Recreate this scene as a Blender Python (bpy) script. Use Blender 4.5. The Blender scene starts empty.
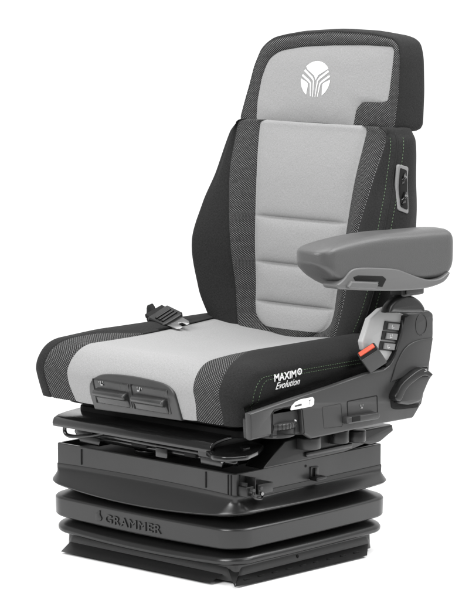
import bpy, bmesh, math, random
import numpy as np
from mathutils import Vector, Matrix
random.seed(4)
R = math.radians
scene = bpy.context.scene

# ---------------------------------------------------------------- camera, world, lamps, exposure
CAM_YAW, CAM_PITCH = R(42.7), R(7.6)
CAM_LOC = Vector((3.781, -4.045, 1.253))
F_PX, PW, PH = 2750.0, 469.0, 600.0
c_h = Vector((-math.sin(CAM_YAW), math.cos(CAM_YAW), 0))
c_r = Vector((math.cos(CAM_YAW), math.sin(CAM_YAW), 0))
c_f = c_h*math.cos(CAM_PITCH) - Vector((0, 0, 1))*math.sin(CAM_PITCH)
c_u = c_r.cross(c_f)
cam_d = bpy.data.cameras.new("camera"); cam = bpy.data.objects.new("camera", cam_d)
scene.collection.objects.link(cam); scene.camera = cam
cam_d.sensor_fit = 'VERTICAL'; cam_d.sensor_height = 24.0; cam_d.lens = F_PX*24.0/PH
cam_d.clip_end = 200; cam_d.clip_start = .05
cam.matrix_world = Matrix.Translation(CAM_LOC) @ Matrix((c_r, c_u, -c_f)).transposed().to_4x4()

world = bpy.data.worlds.new("World"); scene.world = world; world.use_nodes = True
wn = world.node_tree.nodes; wl = world.node_tree.links
bg = wn["Background"]; bg.inputs[1].default_value = 1.0
# a white cyclorama behind and below the seat, the darker studio room on the other side
w_tc = wn.new("ShaderNodeTexCoord"); w_dp = wn.new("ShaderNodeVectorMath"); w_dp.operation = 'DOT_PRODUCT'
w_dp.inputs[1].default_value = (c_h.x*.85, c_h.y*.85, -.5); wl.new(w_tc.outputs["Generated"], w_dp.inputs[0])
w_mr = wn.new("ShaderNodeMapRange"); w_mr.interpolation_type = 'SMOOTHSTEP'
for k_, v_ in ((1, -.35), (2, .30), (3, .30), (4, 1.25)): w_mr.inputs[k_].default_value = v_
wl.new(w_dp.outputs["Value"], w_mr.inputs[0])
w_cc = wn.new("ShaderNodeCombineColor")
for k_ in range(3): wl.new(w_mr.outputs[0], w_cc.inputs[k_])
wl.new(w_cc.outputs[0], bg.inputs[0])

def area(name, loc, target, sx, sy, power, col=(1, 1, 1)):
    l = bpy.data.lights.new(name, 'AREA'); l.shape = 'RECTANGLE'; l.size = sx; l.size_y = sy
    l.energy = power; l.color = col
    o = bpy.data.objects.new(name, l); scene.collection.objects.link(o)
    o.location = loc
    d = (Vector(target)-Vector(loc)).normalized()
    o.rotation_euler = d.to_track_quat('-Z', 'Y').to_euler()
    return o
area("softbox_top", (0.2, -0.2, 3.2), (0, 0, .5), 2.6, 2.6, 112)
area("softbox_front", (0.3, -3.8, 2.6), (0, 0, .5), 2.4, 2.0, 205)
area("softbox_side", (3.6, 0.2, 2.2), (0.2, 0.1, .4), 1.4, 2.0, 45)
area("added_floor_fill", (1.9, 1.5, 2.6), (.9, .3, 0), 1.6, 1.6, 80)  # extra lamp added only to wash the seat's shadow off the floor
scene.view_settings.view_transform = 'Standard'
scene.view_settings.look = 'None'
scene.view_settings.exposure = 0.0
scene.view_settings.gamma = 1.0

def P(px, py, **k):
    """a traced point of the outline, on the plane x= / y= / z= the traced part lies in"""
    d = c_f + c_r*((px-PW/2)/F_PX) - c_u*((py-PH/2)/F_PX)
    (ax, v), = k.items(); i = 'xyz'.index(ax)
    return CAM_LOC + d*((v-CAM_LOC[i])/d[i])

# ---------------------------------------------------------------- materials
def mat(name, col, rough=.5, spec=.5, bump=None, sheen=0, metal=0, coat=0, var=0, varscale=30, wave=None):
    m = bpy.data.materials.new(name); m.use_nodes = True
    n = m.node_tree.nodes; l = m.node_tree.links; b = n["Principled BSDF"]
    b.inputs["Base Color"].default_value = (*col, 1) if len(col) == 3 else col
    b.inputs["Roughness"].default_value = rough
    b.inputs["Specular IOR Level"].default_value = spec
    b.inputs["Metallic"].default_value = metal
    b.inputs["Sheen Weight"].default_value = sheen
    b.inputs["Sheen Roughness"].default_value = .4
    b.inputs["Coat Weight"].default_value = coat
    tc = n.new("ShaderNodeTexCoord")
    if bump:
        sc, st, dist = bump
        t = n.new("ShaderNodeTexNoise"); t.inputs["Scale"].default_value = sc; t.inputs["Detail"].default_value = 3
        l.new(tc.outputs["Object"], t.inputs["Vector"])
        bp = n.new("ShaderNodeBump"); bp.inputs["Strength"].default_value = st; bp.inputs["Distance"].default_value = dist
        l.new(t.outputs["Fac"], bp.inputs["Height"]); l.new(bp.outputs[0], b.inputs["Normal"])
    if wave:
        t3 = n.new("ShaderNodeTexNoise"); t3.inputs["Scale"].default_value = wave[0]; t3.inputs["Detail"].default_value = 0
        l.new(tc.outputs["Object"], t3.inputs["Vector"])
        b3 = n.new("ShaderNodeBump"); b3.inputs["Strength"].default_value = 1; b3.inputs["Distance"].default_value = wave[1]
        l.new(t3.outputs["Fac"], b3.inputs["Height"]); l.new(bp.outputs[0], b3.inputs["Normal"]); l.new(b3.outputs[0], b.inputs["Normal"])
    if var:
        t2 = n.new("ShaderNodeTexNoise"); t2.inputs["Scale"].default_value = varscale; t2.inputs["Detail"].default_value = 5
        l.new(tc.outputs["Object"], t2.inputs["Vector"])
        mr = n.new("ShaderNodeMapRange"); mr.inputs[1].default_value = .3; mr.inputs[2].default_value = .7
        mr.inputs[3].default_value = max(0, rough-var); mr.inputs[4].default_value = min(1, rough+var)
        l.new(t2.outputs["Fac"], mr.inputs[0]); l.new(mr.outputs[0], b.inputs["Roughness"])
    return m

def math_node(n, l, op, a, b=None):
    q = n.new("ShaderNodeMath"); q.operation = op
    for i, v in enumerate((a, b)):
        if v is None: continue
        if isinstance(v, (int, float)): q.inputs[i].default_value = v
        else: l.new(v, q.inputs[i])
    return q.outputs[0]

def woven(name, col_a, col_b, pitch, kind, rough=.85, sheen=.1, bumpd=.0004):
    """woven cloth from the UV map (UVs are in metres): 'weave' = fine threads, 'dots' = light diamond dots on dark"""
    m = bpy.data.materials.new(name); m.use_nodes = True
    n = m.node_tree.nodes; l = m.node_tree.links; b = n["Principled BSDF"]
    b.inputs["Roughness"].default_value = rough; b.inputs["Specular IOR Level"].default_value = .15
    b.inputs["Sheen Weight"].default_value = sheen; b.inputs["Sheen Roughness"].default_value = .5
    tc = n.new("ShaderNodeTexCoord"); sp = n.new("ShaderNodeSeparateXYZ"); l.new(tc.outputs["UV"], sp.inputs[0])
    nz = n.new("ShaderNodeTexNoise"); nz.inputs["Scale"].default_value = 90; nz.inputs["Detail"].default_value = 4
    l.new(tc.outputs["UV"], nz.inputs["Vector"])
    k = 2*math.pi/pitch
    su = math_node(n, l, 'SINE', math_node(n, l, 'MULTIPLY', sp.outputs[0], k))
    sv = math_node(n, l, 'SINE', math_node(n, l, 'MULTIPLY', sp.outputs[1], k*(1.0 if kind == 'weave' else 1.25)))
    pr = math_node(n, l, 'MULTIPLY', su, sv)
    mr = n.new("ShaderNodeMapRange"); mr.interpolation_type = 'SMOOTHSTEP'
    if kind == 'dots':
        mr.inputs[1].default_value = .12; mr.inputs[2].default_value = .45
        l.new(pr, mr.inputs[0])
        jit = math_node(n, l, 'MULTIPLY', mr.outputs[0], math_node(n, l, 'ADD', math_node(n, l, 'MULTIPLY', nz.outputs["Fac"], 1.5), .25))
        fac = jit
    else:
        mr.inputs[1].default_value = -1; mr.inputs[2].default_value = 1
        nf = n.new("ShaderNodeTexNoise"); nf.inputs["Scale"].default_value = 620; nf.inputs["Detail"].default_value = 2
        mp = n.new("ShaderNodeMapping"); mp.inputs["Scale"].default_value = (.35, 1.5, 1); l.new(tc.outputs["UV"], mp.inputs[0])
        l.new(mp.outputs[0], nf.inputs["Vector"])
        nf2 = n.new("ShaderNodeTexNoise"); nf2.inputs["Scale"].default_value = 620; nf2.inputs["Detail"].default_value = 2
        mp2 = n.new("ShaderNodeMapping"); mp2.inputs["Scale"].default_value = (1.5, .35, 1); l.new(tc.outputs["UV"], mp2.inputs[0])
        l.new(mp2.outputs[0], nf2.inputs["Vector"])
        add = math_node(n, l, 'ADD', nf.outputs["Fac"], nf2.outputs["Fac"])
        mix3 = math_node(n, l, 'ADD', math_node(n, l, 'MULTIPLY', pr, .18), math_node(n, l, 'SUBTRACT', add, 1.0))
        mr.inputs[1].default_value = -.35; mr.inputs[2].default_value = .35
        l.new(mix3, mr.inputs[0]); fac = mr.outputs[0]
    mx = n.new("ShaderNodeMix"); mx.data_type = 'RGBA'
    mx.inputs[6].default_value = (*col_a, 1); mx.inputs[7].default_value = (*col_b, 1)
    l.new(fac, mx.inputs[0]); l.new(mx.outputs[2], b.inputs["Base Color"])
    bp = n.new("ShaderNodeBump"); bp.inputs["Strength"].default_value = .6; bp.inputs["Distance"].default_value = bumpd
    l.new(fac, bp.inputs["Height"])
    wv = n.new("ShaderNodeTexNoise"); wv.inputs["Scale"].default_value = 16; wv.inputs["Detail"].default_value = 3; wv.inputs["Distortion"].default_value = .6
    l.new(tc.outputs["UV"], wv.inputs["Vector"])
    b2 = n.new("ShaderNodeBump"); b2.inputs["Strength"].default_value = 1; b2.inputs["Distance"].default_value = .0020
    l.new(wv.outputs["Fac"], b2.inputs["Height"]); l.new(bp.outputs[0], b2.inputs["Normal"]); l.new(b2.outputs[0], b.inputs["Normal"])
    return m

g = lambda v: (v, v, v)
M_LIGHT = woven("light_grey_cloth", g(.225), g(.285), .0016, 'weave', sheen=.05)
M_DOTS = woven("dotted_mesh_cloth", g(.010), g(.14), .0060, 'dots', sheen=.0)
M_BLACK = woven("black_cloth", g(.008), g(.020), .0018, 'weave', sheen=.02)
M_SEAM = mat("seam_groove", g(.02), .9, .1)
M_PLAST = mat("grey_moulded_plastic", g(.032), .36, .38, bump=(900, .25, .0003), var=.06)
M_PLAST2 = mat("light_grey_plastic", g(.36), .38, .5, bump=(900, .2, .0003))
M_PLASTH = mat("dark_grey_plastic", g(.022), .30, .5, bump=(900, .2, .0003), var=.06)
M_PLAST3 = mat("mid_grey_plastic", g(.17), .4, .5, bump=(900, .2, .0003))
M_PLASTB = mat("black_plastic", g(.008), .33, .4, bump=(900, .2, .0003), var=.08)
M_ARM = mat("grey_armrest_vinyl", g(.058), .42, .5, bump=(420, .7, .0005), var=.05)
M_ARM2 = mat("armrest_shell_plastic", g(.095), .42, .5, bump=(900, .2, .0003))
M_RUB = mat("black_rubber", g(.009), .31, .46, bump=(300, .12, .0003))
M_PAINT = mat("grey_painted_steel", g(.018), .33, .45, bump=(60, .15, .001), var=.04, wave=(5, .0010))
M_GLOSS = mat("gloss_black_steel", g(.006), .18, .6, bump=(40, .1, .0006))
M_MECH = mat("black_mechanism_plastic", g(.009), .35, .5, bump=(900, .2, .0003))
M_DARK = mat("dark_interior", g(.006), .7, .2)
M_STEEL = mat("bright_steel", g(.22), .3, .5, metal=1, var=.08)
M_RED = mat("orange_red_plastic", (.62, .085, .04), .35, .5)
M_WHITE = mat("white_print", g(.72), .6, .3)
M_PRINT = mat("dark_print", g(.05), .6, .3)
M_THREADG = mat("green_thread", (.11, .17, .10), .8, .2)
M_THREADW = mat("grey_thread", g(.30), .8, .2)
M_FLOOR = mat("white_studio_floor", g(.92), .9, .1, bump=(8, .02, .001))

# ---------------------------------------------------------------- mesh helpers
def link(name, me, mats, parent):
    o = bpy.data.objects.new(name, me); scene.collection.objects.link(o)
    for m in (mats if isinstance(mats, (list, tuple)) else [mats]): me.materials.append(m)
    if parent is not None: o.parent = parent
    return o

def finish(bm, name, mats, parent, angle=38):
    bmesh.ops.dissolve_degenerate(bm, dist=1e-6, edges=bm.edges)
    bmesh.ops.recalc_face_normals(bm, faces=bm.faces)
    me = bpy.data.meshes.new(name); bm.to_mesh(me); bm.free()
    me.polygons.foreach_set("use_smooth", [True]*len(me.polygons))
    if angle is not None: me.set_sharp_from_angle(angle=R(angle))
    return link(name, me, mats, parent)

from mathutils.bvhtree import BVHTree
def tree_of(o): return BVHTree.FromPolygons([v.co.copy() for v in o.data.vertices], [list(p.vertices) for p in o.data.polygons])
def surf_y(tree, x, z, default):
    h_ = tree.ray_cast(Vector((x, -1.2, z)), Vector((0, 1, 0)))
    return h_[0].y if h_[0] is not None else default
def cub(xs, ys):
    """smooth curve through keyed values"""
    xs = np.array(xs, float); ys = np.array(ys, float)
    d = np.diff(ys)/np.diff(xs); m = np.zeros(len(xs)); m[0] = d[0]; m[-1] = d[-1]
    for i in range(1, len(xs)-1):
        m[i] = 0 if d[i-1]*d[i] <= 0 else 2*d[i-1]*d[i]/(d[i-1]+d[i])
    def f(x):
        if x <= xs[0]: return float(ys[0])
        if x >= xs[-1]: return float(ys[-1])
        i = int(np.searchsorted(xs, x))-1; i = max(0, min(i, len(xs)-2)); hh = xs[i+1]-xs[i]; t = (x-xs[i])/hh
        return float((2*t**3-3*t*t+1)*ys[i]+(t**3-2*t*t+t)*hh*m[i]+(-2*t**3+3*t*t)*ys[i+1]+(t**3-t*t)*hh*m[i+1])
    return f
def sstep(t): t = max(0., min(1., t)); return t*t*(3-2*t)

def fillet(pts, rad, seg=5):
    """round the corners of a closed 2-D polygon; rad is a number or one per corner"""
    n = len(pts); out = []
    for i in range(n):
        p = Vector(pts[i][:2]); a = Vector(pts[i-1][:2]); b = Vector(pts[(i+1) % n][:2])
        r = rad[i] if isinstance(rad, (list, tuple)) else rad
        va, vb = (a-p), (b-p); la, lb = va.length, vb.length
        if r <= 0 or la < 1e-7 or lb < 1e-7: out.append(p); continue
        va /= la; vb /= lb; ang = va.angle(vb)
        if ang > 3.10: out.append(p); continue
        t = min(r/math.tan(ang/2), la*.48, lb*.48)
        p0, p1 = p+va*t, p+vb*t
        for k in range(seg+1):
            s = k/seg; out.append((1-s)**2*p0+2*s*(1-s)*p+s*s*p1)
    return out

AX = {'x': (1, 2, 0), 'y': (0, 2, 1), 'z': (0, 1, 2)}
def curve_poly(pts, sharp=(), n=5):
    """smooth closed outline through 2-D points; the corners listed in sharp stay sharp"""
    m = len(pts); out = []; v = [Vector(p[:2]) for p in pts]
    for i in range(m):
        a, b, c, d = v[i-1], v[i], v[(i+1) % m], v[(i+2) % m]
        if i in sharp: a = b
        if (i+1) % m in sharp: d = c
        for k in range(n):
            t = k/n; out.append(.5*((2*b)+(c-a)*t+(2*a-5*b+4*c-d)*t*t+(3*b-a-3*c+d)*t**3))
    return out
def to3(ax, p, v):
    i, j, k = AX[ax]; q = [0, 0, 0]; q[i] = p[0]; q[j] = p[1]; q[k] = v; return Vector(q)

def add_prism(bm, pts, ax, a, b, bev=.002, seg=3, mi=0, warp=None):
    """2-D outline (in the plane across axis ax) extruded from a to b with rounded rims"""
    b_ = min(bev, abs(b-a)*.45)
    cx = sum(p[0] for p in pts)/len(pts); cy = sum(p[1] for p in pts)/len(pts)
    area2 = sum(pts[i-1][0]*pts[i][1]-pts[i][0]*pts[i-1][1] for i in range(len(pts)))
    sg = 1 if area2 > 0 else -1
    n = len(pts); nor = []
    for i in range(n):
        p = Vector(pts[i][:2]); q = Vector(pts[i-1][:2]); r = Vector(pts[(i+1) % n][:2])
        e1 = (p-q); e2 = (r-p)
        if e1.length < 1e-9: e1 = e2
        if e2.length < 1e-9: e2 = e1
        n1 = Vector((e1.y, -e1.x)).normalized()*sg; n2 = Vector((e2.y, -e2.x)).normalized()*sg
        m = (n1+n2)
        m = m/max(.5, m.length_squared/2) if m.length > 1e-6 else n1
        nor.append(m)
    dirn = 1 if b > a else -1
    lo = [(a+dirn*b_*(1-math.cos(math.pi/2*k/seg)), b_*(1-math.sin(math.pi/2*k/seg))) for k in range(seg+1)] if b_ > 0 else [(a, 0)]
    hi = [(b-dirn*b_*(1-math.cos(math.pi/2*k/seg)), b_*(1-math.sin(math.pi/2*k/seg))) for k in range(seg, -1, -1)] if b_ > 0 else [(b, 0)]
    rings = []; firstpl = None
    for v, ins in lo+hi:
        row = []
        pl = [Vector(pts[i][:2])-nor[i]*ins for i in range(n)]
        for _ in range(6):                       # where the inset would fold a tight corner over, let it meet in a point
            hit = False
            for i in range(n):
                e = Vector(pts[i][:2])-Vector(pts[i-1][:2]); d = pl[i]-pl[i-1]
                if e.dot(d) < -1e-12: m_ = (pl[i]+pl[i-1])/2; pl[i] = m_.copy(); pl[i-1] = m_.copy(); hit = True
            if not hit: break
        for i in range(n):
            q = to3(ax, pl[i], v)
            if warp: q = warp(q)
            row.append(bm.verts.new(q))
        rings.append(row); lastpl = pl
        if firstpl is None: firstpl = pl
    fs = []
    for r0, r1 in zip(rings, rings[1:]):
        for i in range(n):
            fs.append(bm.faces.new((r0[i-1], r0[i], r1[i], r1[i-1])))
    from mathutils.geometry import tessellate_polygon
    for rr, flip in ((rings[0], False), (rings[-1], True)):
        ij = AX[ax]; co = [Vector((p[0], p[1], 0)) for p in (lastpl if flip else firstpl)]
        for tri in tessellate_polygon([co]):
            try: fs.append(bm.faces.new([rr[t] for t in (tri[::-1] if flip else tri)]))
            except ValueError: pass
    for f in fs: f.material_index = mi
    return rings

def prism(name, pts, ax, a, b, mats, parent, bev=.002, rad=0, seg=3, warp=None, angle=38):
    bm = bmesh.new()
    if rad: pts = fillet(pts, rad)
    add_prism(bm, pts, ax, a, b, bev, seg, warp=warp)
    return finish(bm, name, mats, parent, angle)

def rect(x0, x1, y0, y1): return [(x0, y0), (x1, y0), (x1, y1), (x0, y1)]
def add_box(bm, x0, x1, y0, y1, z0, z1, bev=.002, rad=.002, mi=0, warp=None):
    add_prism(bm, fillet(rect(x0, x1, y0, y1), rad, 3), 'z', z0, z1, bev, 3, mi, warp)
def box(name, x0, x1, y0, y1, z0, z1, mats, parent, bev=.002, rad=.002, warp=None):
    bm = bmesh.new(); add_box(bm, x0, x1, y0, y1, z0, z1, bev, rad, 0, warp)
    return finish(bm, name, mats, parent)

def circ(cx, cy, r, n=40, ry=None):
    return [(cx+r*math.cos(2*math.pi*k/n), cy+(ry or r)*math.sin(2*math.pi*k/n)) for k in range(n)]

def add_tube(bm, pts, r, n=10, mi=0, squash=1.0):
    pts = [Vector(p) for p in pts]; rings = []
    for i, p in enumerate(pts):
        t = (pts[min(i+1, len(pts)-1)]-pts[max(i-1, 0)]).normalized()
        up = Vector((0, 0, 1)) if abs(t.z) < .9 else Vector((1, 0, 0))
        a = t.cross(up).normalized(); b = t.cross(a).normalized()
        rr = r[i] if isinstance(r, (list, tuple)) else r
        rings.append([bm.verts.new(p+a*rr*math.cos(2*math.pi*k/n)+b*rr*squash*math.sin(2*math.pi*k/n)) for k in range(n)])
    for r0, r1 in zip(rings, rings[1:]):
        for i in range(n): bm.faces.new((r0[i-1], r0[i], r1[i], r1[i-1])).material_index = mi
    bm.faces.new(rings[0]).material_index = mi; bm.faces.new(rings[-1][::-1]).material_index = mi

def spline(pts, n):
    """Catmull-Rom through 3-D points"""
    P_ = [Vector(p) for p in pts]; P_ = [P_[0]*2-P_[1]]+P_+[P_[-1]*2-P_[-2]]; out = []
    for i in range(1, len(P_)-2):
        for k in range(n):
            t = k/n; a, b, c, d = P_[i-1:i+3]
            out.append(.5*((2*b)+(c-a)*t+(2*a-5*b+4*c-d)*t*t+(3*b-a-3*c+d)*t**3))
    out.append(P_[-2]); return out

def stitches(name, paths, m, parent, ln=.0042, gap=.0022, r=.00055, off=None):
    """one short bead of thread per stitch along each path; off = outward direction per point"""
    bm = bmesh.new()
    for path in paths:
        pts = [Vector(p) for p in path]; acc = 0; s = [0]
        for a, b in zip(pts, pts[1:]): acc += (b-a).length; s.append(acc)
        def at(d):
            i = max(1, min(len(s)-1, int(np.searchsorted(s, d)))); t = (d-s[i-1])/max(1e-9, s[i]-s[i-1]); return pts[i-1].lerp(pts[i], t)
        d = 0
        while d+ln < acc:
            a, b = at(d), at(d+ln); mid = at(d+ln/2)
            add_tube(bm, [a, a.lerp(b, .15), mid, a.lerp(b, .85), b], [r*.3, r, r*1.1, r, r*.3], 6)
            d += ln+gap
    return finish(bm, name, m, parent, None)

def text_bm(body, size, depth, frame, bold=0., shear=0., spacing=1., sx=1., bevel=0.):
    """lettering from the built-in font as a bmesh, laid on frame = (origin, right, up, out)"""
    cu = bpy.data.curves.new("t", 'FONT'); cu.body = body; cu.size = size; cu.extrude = depth; cu.offset = bold
    cu.shear = shear; cu.space_character = spacing; cu.resolution_u = 4; cu.bevel_depth = bevel; cu.bevel_resolution = 1
    o = bpy.data.objects.new("t", cu); scene.collection.objects.link(o)
    bpy.context.view_layer.update()
    me = bpy.data.meshes.new_from_object(o.evaluated_get(bpy.context.evaluated_depsgraph_get()))
    bpy.data.objects.remove(o); bpy.data.curves.remove(cu)
    bm = bmesh.new(); bm.from_mesh(me); bpy.data.meshes.remove(me)
    og, rt, up, out = [Vector(v) for v in frame]
    for v in bm.verts: v.co = og+rt*v.co.x*sx+up*v.co.y+out*v.co.z
    return bm

def join_bm(bms):
    res = bms[0]
    for b in bms[1:]:
        me = bpy.data.meshes.new("tmp"); b.to_mesh(me); b.free(); res.from_mesh(me); bpy.data.meshes.remove(me)
    return res

# ---------------------------------------------------------------- the setting
bm = bmesh.new()
N = 64
c0 = bm.verts.new((0, 0, -.004)); rg = [[bm.verts.new((r*math.cos(2*math.pi*k/N), r*math.sin(2*math.pi*k/N), -.004)) for k in range(N)] for r in (.4, .8, 1.1, 1.4)]
for k in range(N): bm.faces.new((c0, rg[0][k-1], rg[0][k]))
for a, b in zip(rg, rg[1:]):
    for k in range(N): bm.faces.new((a[k-1], b[k-1], b[k], a[k]))
fl = finish(bm, "floor", M_FLOOR, None, None); fl["kind"] = "structure"

# ---------------------------------------------------------------- the seat
seat = bpy.data.objects.new("driver_seat", None); scene.collection.objects.link(seat)
seat["label"] = "grey and black suspension driver seat with armrest, headrest and black rubber bellows base"
seat["category"] = "driver seat"

def grid_mesh(name, rows, mats, parent, zone, closed_u=False, uvs=None):
    """rows[v][u] -> points; zone(v,u) -> material index of the face between v,v+1 / u,u+1"""
    nv, nu = len(rows), len(rows[0])
    verts = [tuple(p) for r_ in rows for p in r_]
    faces = []; mi = []
    for v in range(nv-1):
        for u in range(nu if closed_u else nu-1):
            u2 = (u+1) % nu
            faces.append((v*nu+u, v*nu+u2, (v+1)*nu+u2, (v+1)*nu+u)); mi.append(zone(v, u))
    me = bpy.data.meshes.new(name); me.from_pydata(verts, [], faces); me.update()
    uvl = me.uv_layers.new(name="UVMap")
    if uvs is None:
        A = np.array(verts).reshape(nv, nu, 3)
        U = np.zeros((nv, nu)); V = np.zeros((nv, nu))
        du = np.linalg.norm(np.diff(A, axis=1), axis=2); mid = nu//2
        cu_ = np.concatenate([np.zeros((nv, 1)), np.cumsum(du, axis=1)], axis=1); U = cu_-cu_[:, mid:mid+1]
        dv = np.linalg.norm(np.diff(A, axis=0), axis=2).mean(axis=1); V = np.concatenate([[0], np.cumsum(dv)])[:, None]+np.zeros((1, nu))
        uvs = np.stack([U, V], axis=2).reshape(-1, 2)
    idx = np.array([i for f in faces for i in f])
    uvl.data.foreach_set("uv", np.array(uvs)[idx].ravel().astype(np.float32))
    me.polygons.foreach_set("material_index", mi)
    me.polygons.foreach_set("use_smooth", [True]*len(faces))
    bm = bmesh.new(); bm.from_mesh(me); bmesh.ops.recalc_face_normals(bm, faces=bm.faces); bm.to_mesh(me); bm.free()
    return link(name, me, mats, parent)

# ---- seat cushion: a front-to-back profile swept across, with rounded flanks
ZT, YF, ZB = .432, -.256, .316
XL = cub([0, .10, .22, .40, 1], [.168, .176, .170, .160, .190])     # light centre panel half width
XM = cub([0, .12, .22, .32, .42, .54, 1], [.240, .244, .240, .218, .190, .1650, .1905])   # end of the dotted panel
def cush_profile(t, dy, dz, x):
    """t 0..1 along the profile (front bottom -> lip -> back)"""
    r_ = .066
    ax = abs(x)
    yf = YF+dy; zt = ZT-dz; rf = max(.012, r_-dy*.55); rz = max(.012, .056-dz*.4)
    if t < .14: s = t/.14; y, z = yf+.0145*(1-s), ZB+(zt-rz-ZB)*s
    elif t < .30:
        a = (t-.14)/.16*math.pi/2; y = yf+rf*(1-math.cos(a)); z = zt-rz+rz*math.sin(a)
    else:
        s = (t-.30)/.70; y = yf+rf+(.235-yf-rf)*s; z = zt
    return y, z
def cush_point(t, x, dy=0, dz=0, seamdip=0):
    y, z = cush_profile(t, dy, dz, x)
    s = sstep((t-.20)/.25)
    ax = abs(x)
    z += s*(.014*math.exp(-((ax-.215)/.045)**2)-.016*(1-sstep(ax/.19))*sstep((t-.2)/.4))
    y += .004*(ax/.26)**2*(1-sstep(t/.3))
    if t < .2: y -= .003*math.sin(math.pi*min(1, t/.2))
    return Vector((x, y, z))
NT = 110
ts = [k/(NT-1) for k in range(NT)]
nL, nM, nB, nR, nS = 16, 8, 7, 9, 10
iL_ = nL
S_SIDE = (.05, .10, .14, .19, .24, .31, .38, .46, .54, .62, .70, .80, .90, 1.)
def cush_row(t):
    half = []
    xl, xm = XL(t), XM(t)
    for k in range(nL+1):
        x = xl*k/nL; p = cush_point(t, x)
        if k == nL: q = cush_point(t, x); c = cush_point(t, x, .0, .0)
        half.append(p)
    for k in range(1, nM+1): half.append(cush_point(t, xl+(xm-xl)*k/nM))
    x1 = max(xm+.001, .250)
    for k in range(1, nB+1): half.append(cush_point(t, xm+(x1-xm)*k/nB))
    for k in range(1, nR+1):
        a = math.pi/2*k/nR
        half.append(cush_point(t, x1+(.284-x1)*math.sin(a), .028*(1-math.cos(a)), .018*(1-math.cos(a))))
    for s in S_SIDE: half.append(cush_point(t, .284-.005*s*s, .028+.17*s, .018+.09*s**1.3))
    for k in range(iL_+nM+nB+nR, len(half)):           # the flank rolls under just above the console
        p = half[k]; zl = .347+.11*(p.y+.23)+.013
        if p.z < zl: p.x -= .024*sstep((zl-p.z)/.020)
    return half
halves = [cush_row(t) for t in ts]
def dip(i, j, h, depth):
    """push a seam vertex inwards along the local normal"""
    a = h[min(i+1, len(h)-1)][j]-h[max(i-1, 0)][j]; b = h[i][min(j+1, len(h[0])-1)]-h[i][j-1]
    n_ = a.cross(b); n_.normalize()
    return n_
iL, iM = nL, nL+nM
rowsC = []
for i, h in enumerate(halves):
    hh = [p.copy() for p in h]
    for j, dp in ((iL, .0030), (iL-1, .0008), (iL+1, .0008), (iM, .0022), (iL+nM+nB+nR+4, .0012)):
        if j == iM and ts[i] > .54: continue
        n_ = dip(i, j, halves, dp)
        cen = Vector((0, .02, .34))
        if n_.dot(h[j]-cen) < 0: n_ = -n_
        hh[j] = hh[j]-n_*dp
    rowsC.append([Vector((-p.x, p.y, p.z)) for p in hh[:0:-1]]+hh)
ncol = len(rowsC[0]); cmid = ncol//2
def zoneC(v, u):
    k = abs(u+.5-cmid)
    return 0 if k < iL else (1 if k < iM and XM(ts[v])-XL(ts[v]) > .003 else 2)
cush = grid_mesh("seat_cushion", rowsC, [M_LIGHT, M_DOTS, M_BLACK], seat, zoneC)
# underside pan closing the cushion
box("cushion_pan", -.235, .235, -.205, .235, .304, .3175, M_DARK, cush, .004, .03)
# double row of stitching along both flank seams
jS = nL+nM+nB+nR+4; paths = []
for sg in (1,):
    for jj in (jS-1, jS+1):
        pth = []
        for i in range(2, int(NT*.93)):
            p = halves[i][jj]; n_ = dip(i, jj, halves, 0)
            if n_.dot(p-Vector((0, .02, .34))) < 0: n_ = -n_
            q = p+n_*.0005; pth.append(Vector((q.x*sg, q.y, q.z)))
        paths.append(pth)
stitches("stitching", paths, M_THREADG, cush, ln=.004, gap=.003, r=.0005)

# printed words on the flank of the cushion
def flank_frame(px, py, x, dpx, dpy, sc=1):
    a = P(px, py, x=x); b = P(px+dpx, py+dpy, x=x); rt = (b-a).normalized(); up = Vector((0, -rt.z, rt.y)) if rt.y > 0 else Vector((0, rt.z, -rt.y))
    return a, rt, up, Vector((1, 0, 0))
def fit_text(body, p0, p1, height, depth, bold=0., shear=0.):
    """word set from p0 to p1 on the flank with the given letter size"""
    w_ = (p1-p0).length; rt_ = (p1-p0).normalized(); b_ = text_bm(body, height, depth, ((0, 0, 0), (1, 0, 0), (0, 1, 0), (0, 0, 1)), bold=bold, shear=shear)
    x0_ = min(v.co.x for v in b_.verts); x1_ = max(v.co.x for v in b_.verts)
    up_ = Vector((0, -rt_.z, rt_.y))
    for v in b_.verts: v.co = p0+rt_*((v.co.x-x0_)/(x1_-x0_)*w_)+up_*v.co.y+Vector((v.co.z, 0, 0))
    return b_
XT = .2848
bmA = fit_text("MAXIM", P(274.4, 381.9, x=XT), P(296.2, 377.0, x=XT), .0205, .0003, bold=.0004)
bmO = bmesh.new()
oc = P(299.6, 371.6, x=XT)
def add_ring(bm, c, ax, r_out, r_in, a, b, n=36, sy=1.0, mi=0):
    """flat annulus across axis ax, from a to b"""
    i0, j0, k0 = AX[ax]
    R4 = []
    for rr, v in ((r_out, a), (r_out, b), (r_in, b), (r_in, a)):
        R4.append([bm.verts.new(to3(ax, (c[0]+rr*math.cos(2*math.pi*k/n), c[1]+rr*sy*math.sin(2*math.pi*k/n)), v)) for k in range(n)])
    for q in range(4):
        r0, r1 = R4[q], R4[(q+1) % 4]
        for k in range(n): bm.faces.new((r0[k-1], r0[k], r1[k], r1[k-1])).material_index = mi
add_ring(bmO, (oc.y, oc.z), 'x', .0068, .0038, XT-.0003, XT+.0003)
add_ring(bmO, (oc.y, oc.z), 'x', .0018, .0006, XT-.0003, XT+.0003, 16)
bmE = fit_text("Evolution", P(275.5, 389.6, x=XT), P(300.0, 384.0, x=XT), .0185, .0003, bold=.0001, shear=.55)
lo = finish(join_bm([bmA, bmO, bmE]), "printed_lettering", M_WHITE, cush, None)

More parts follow.
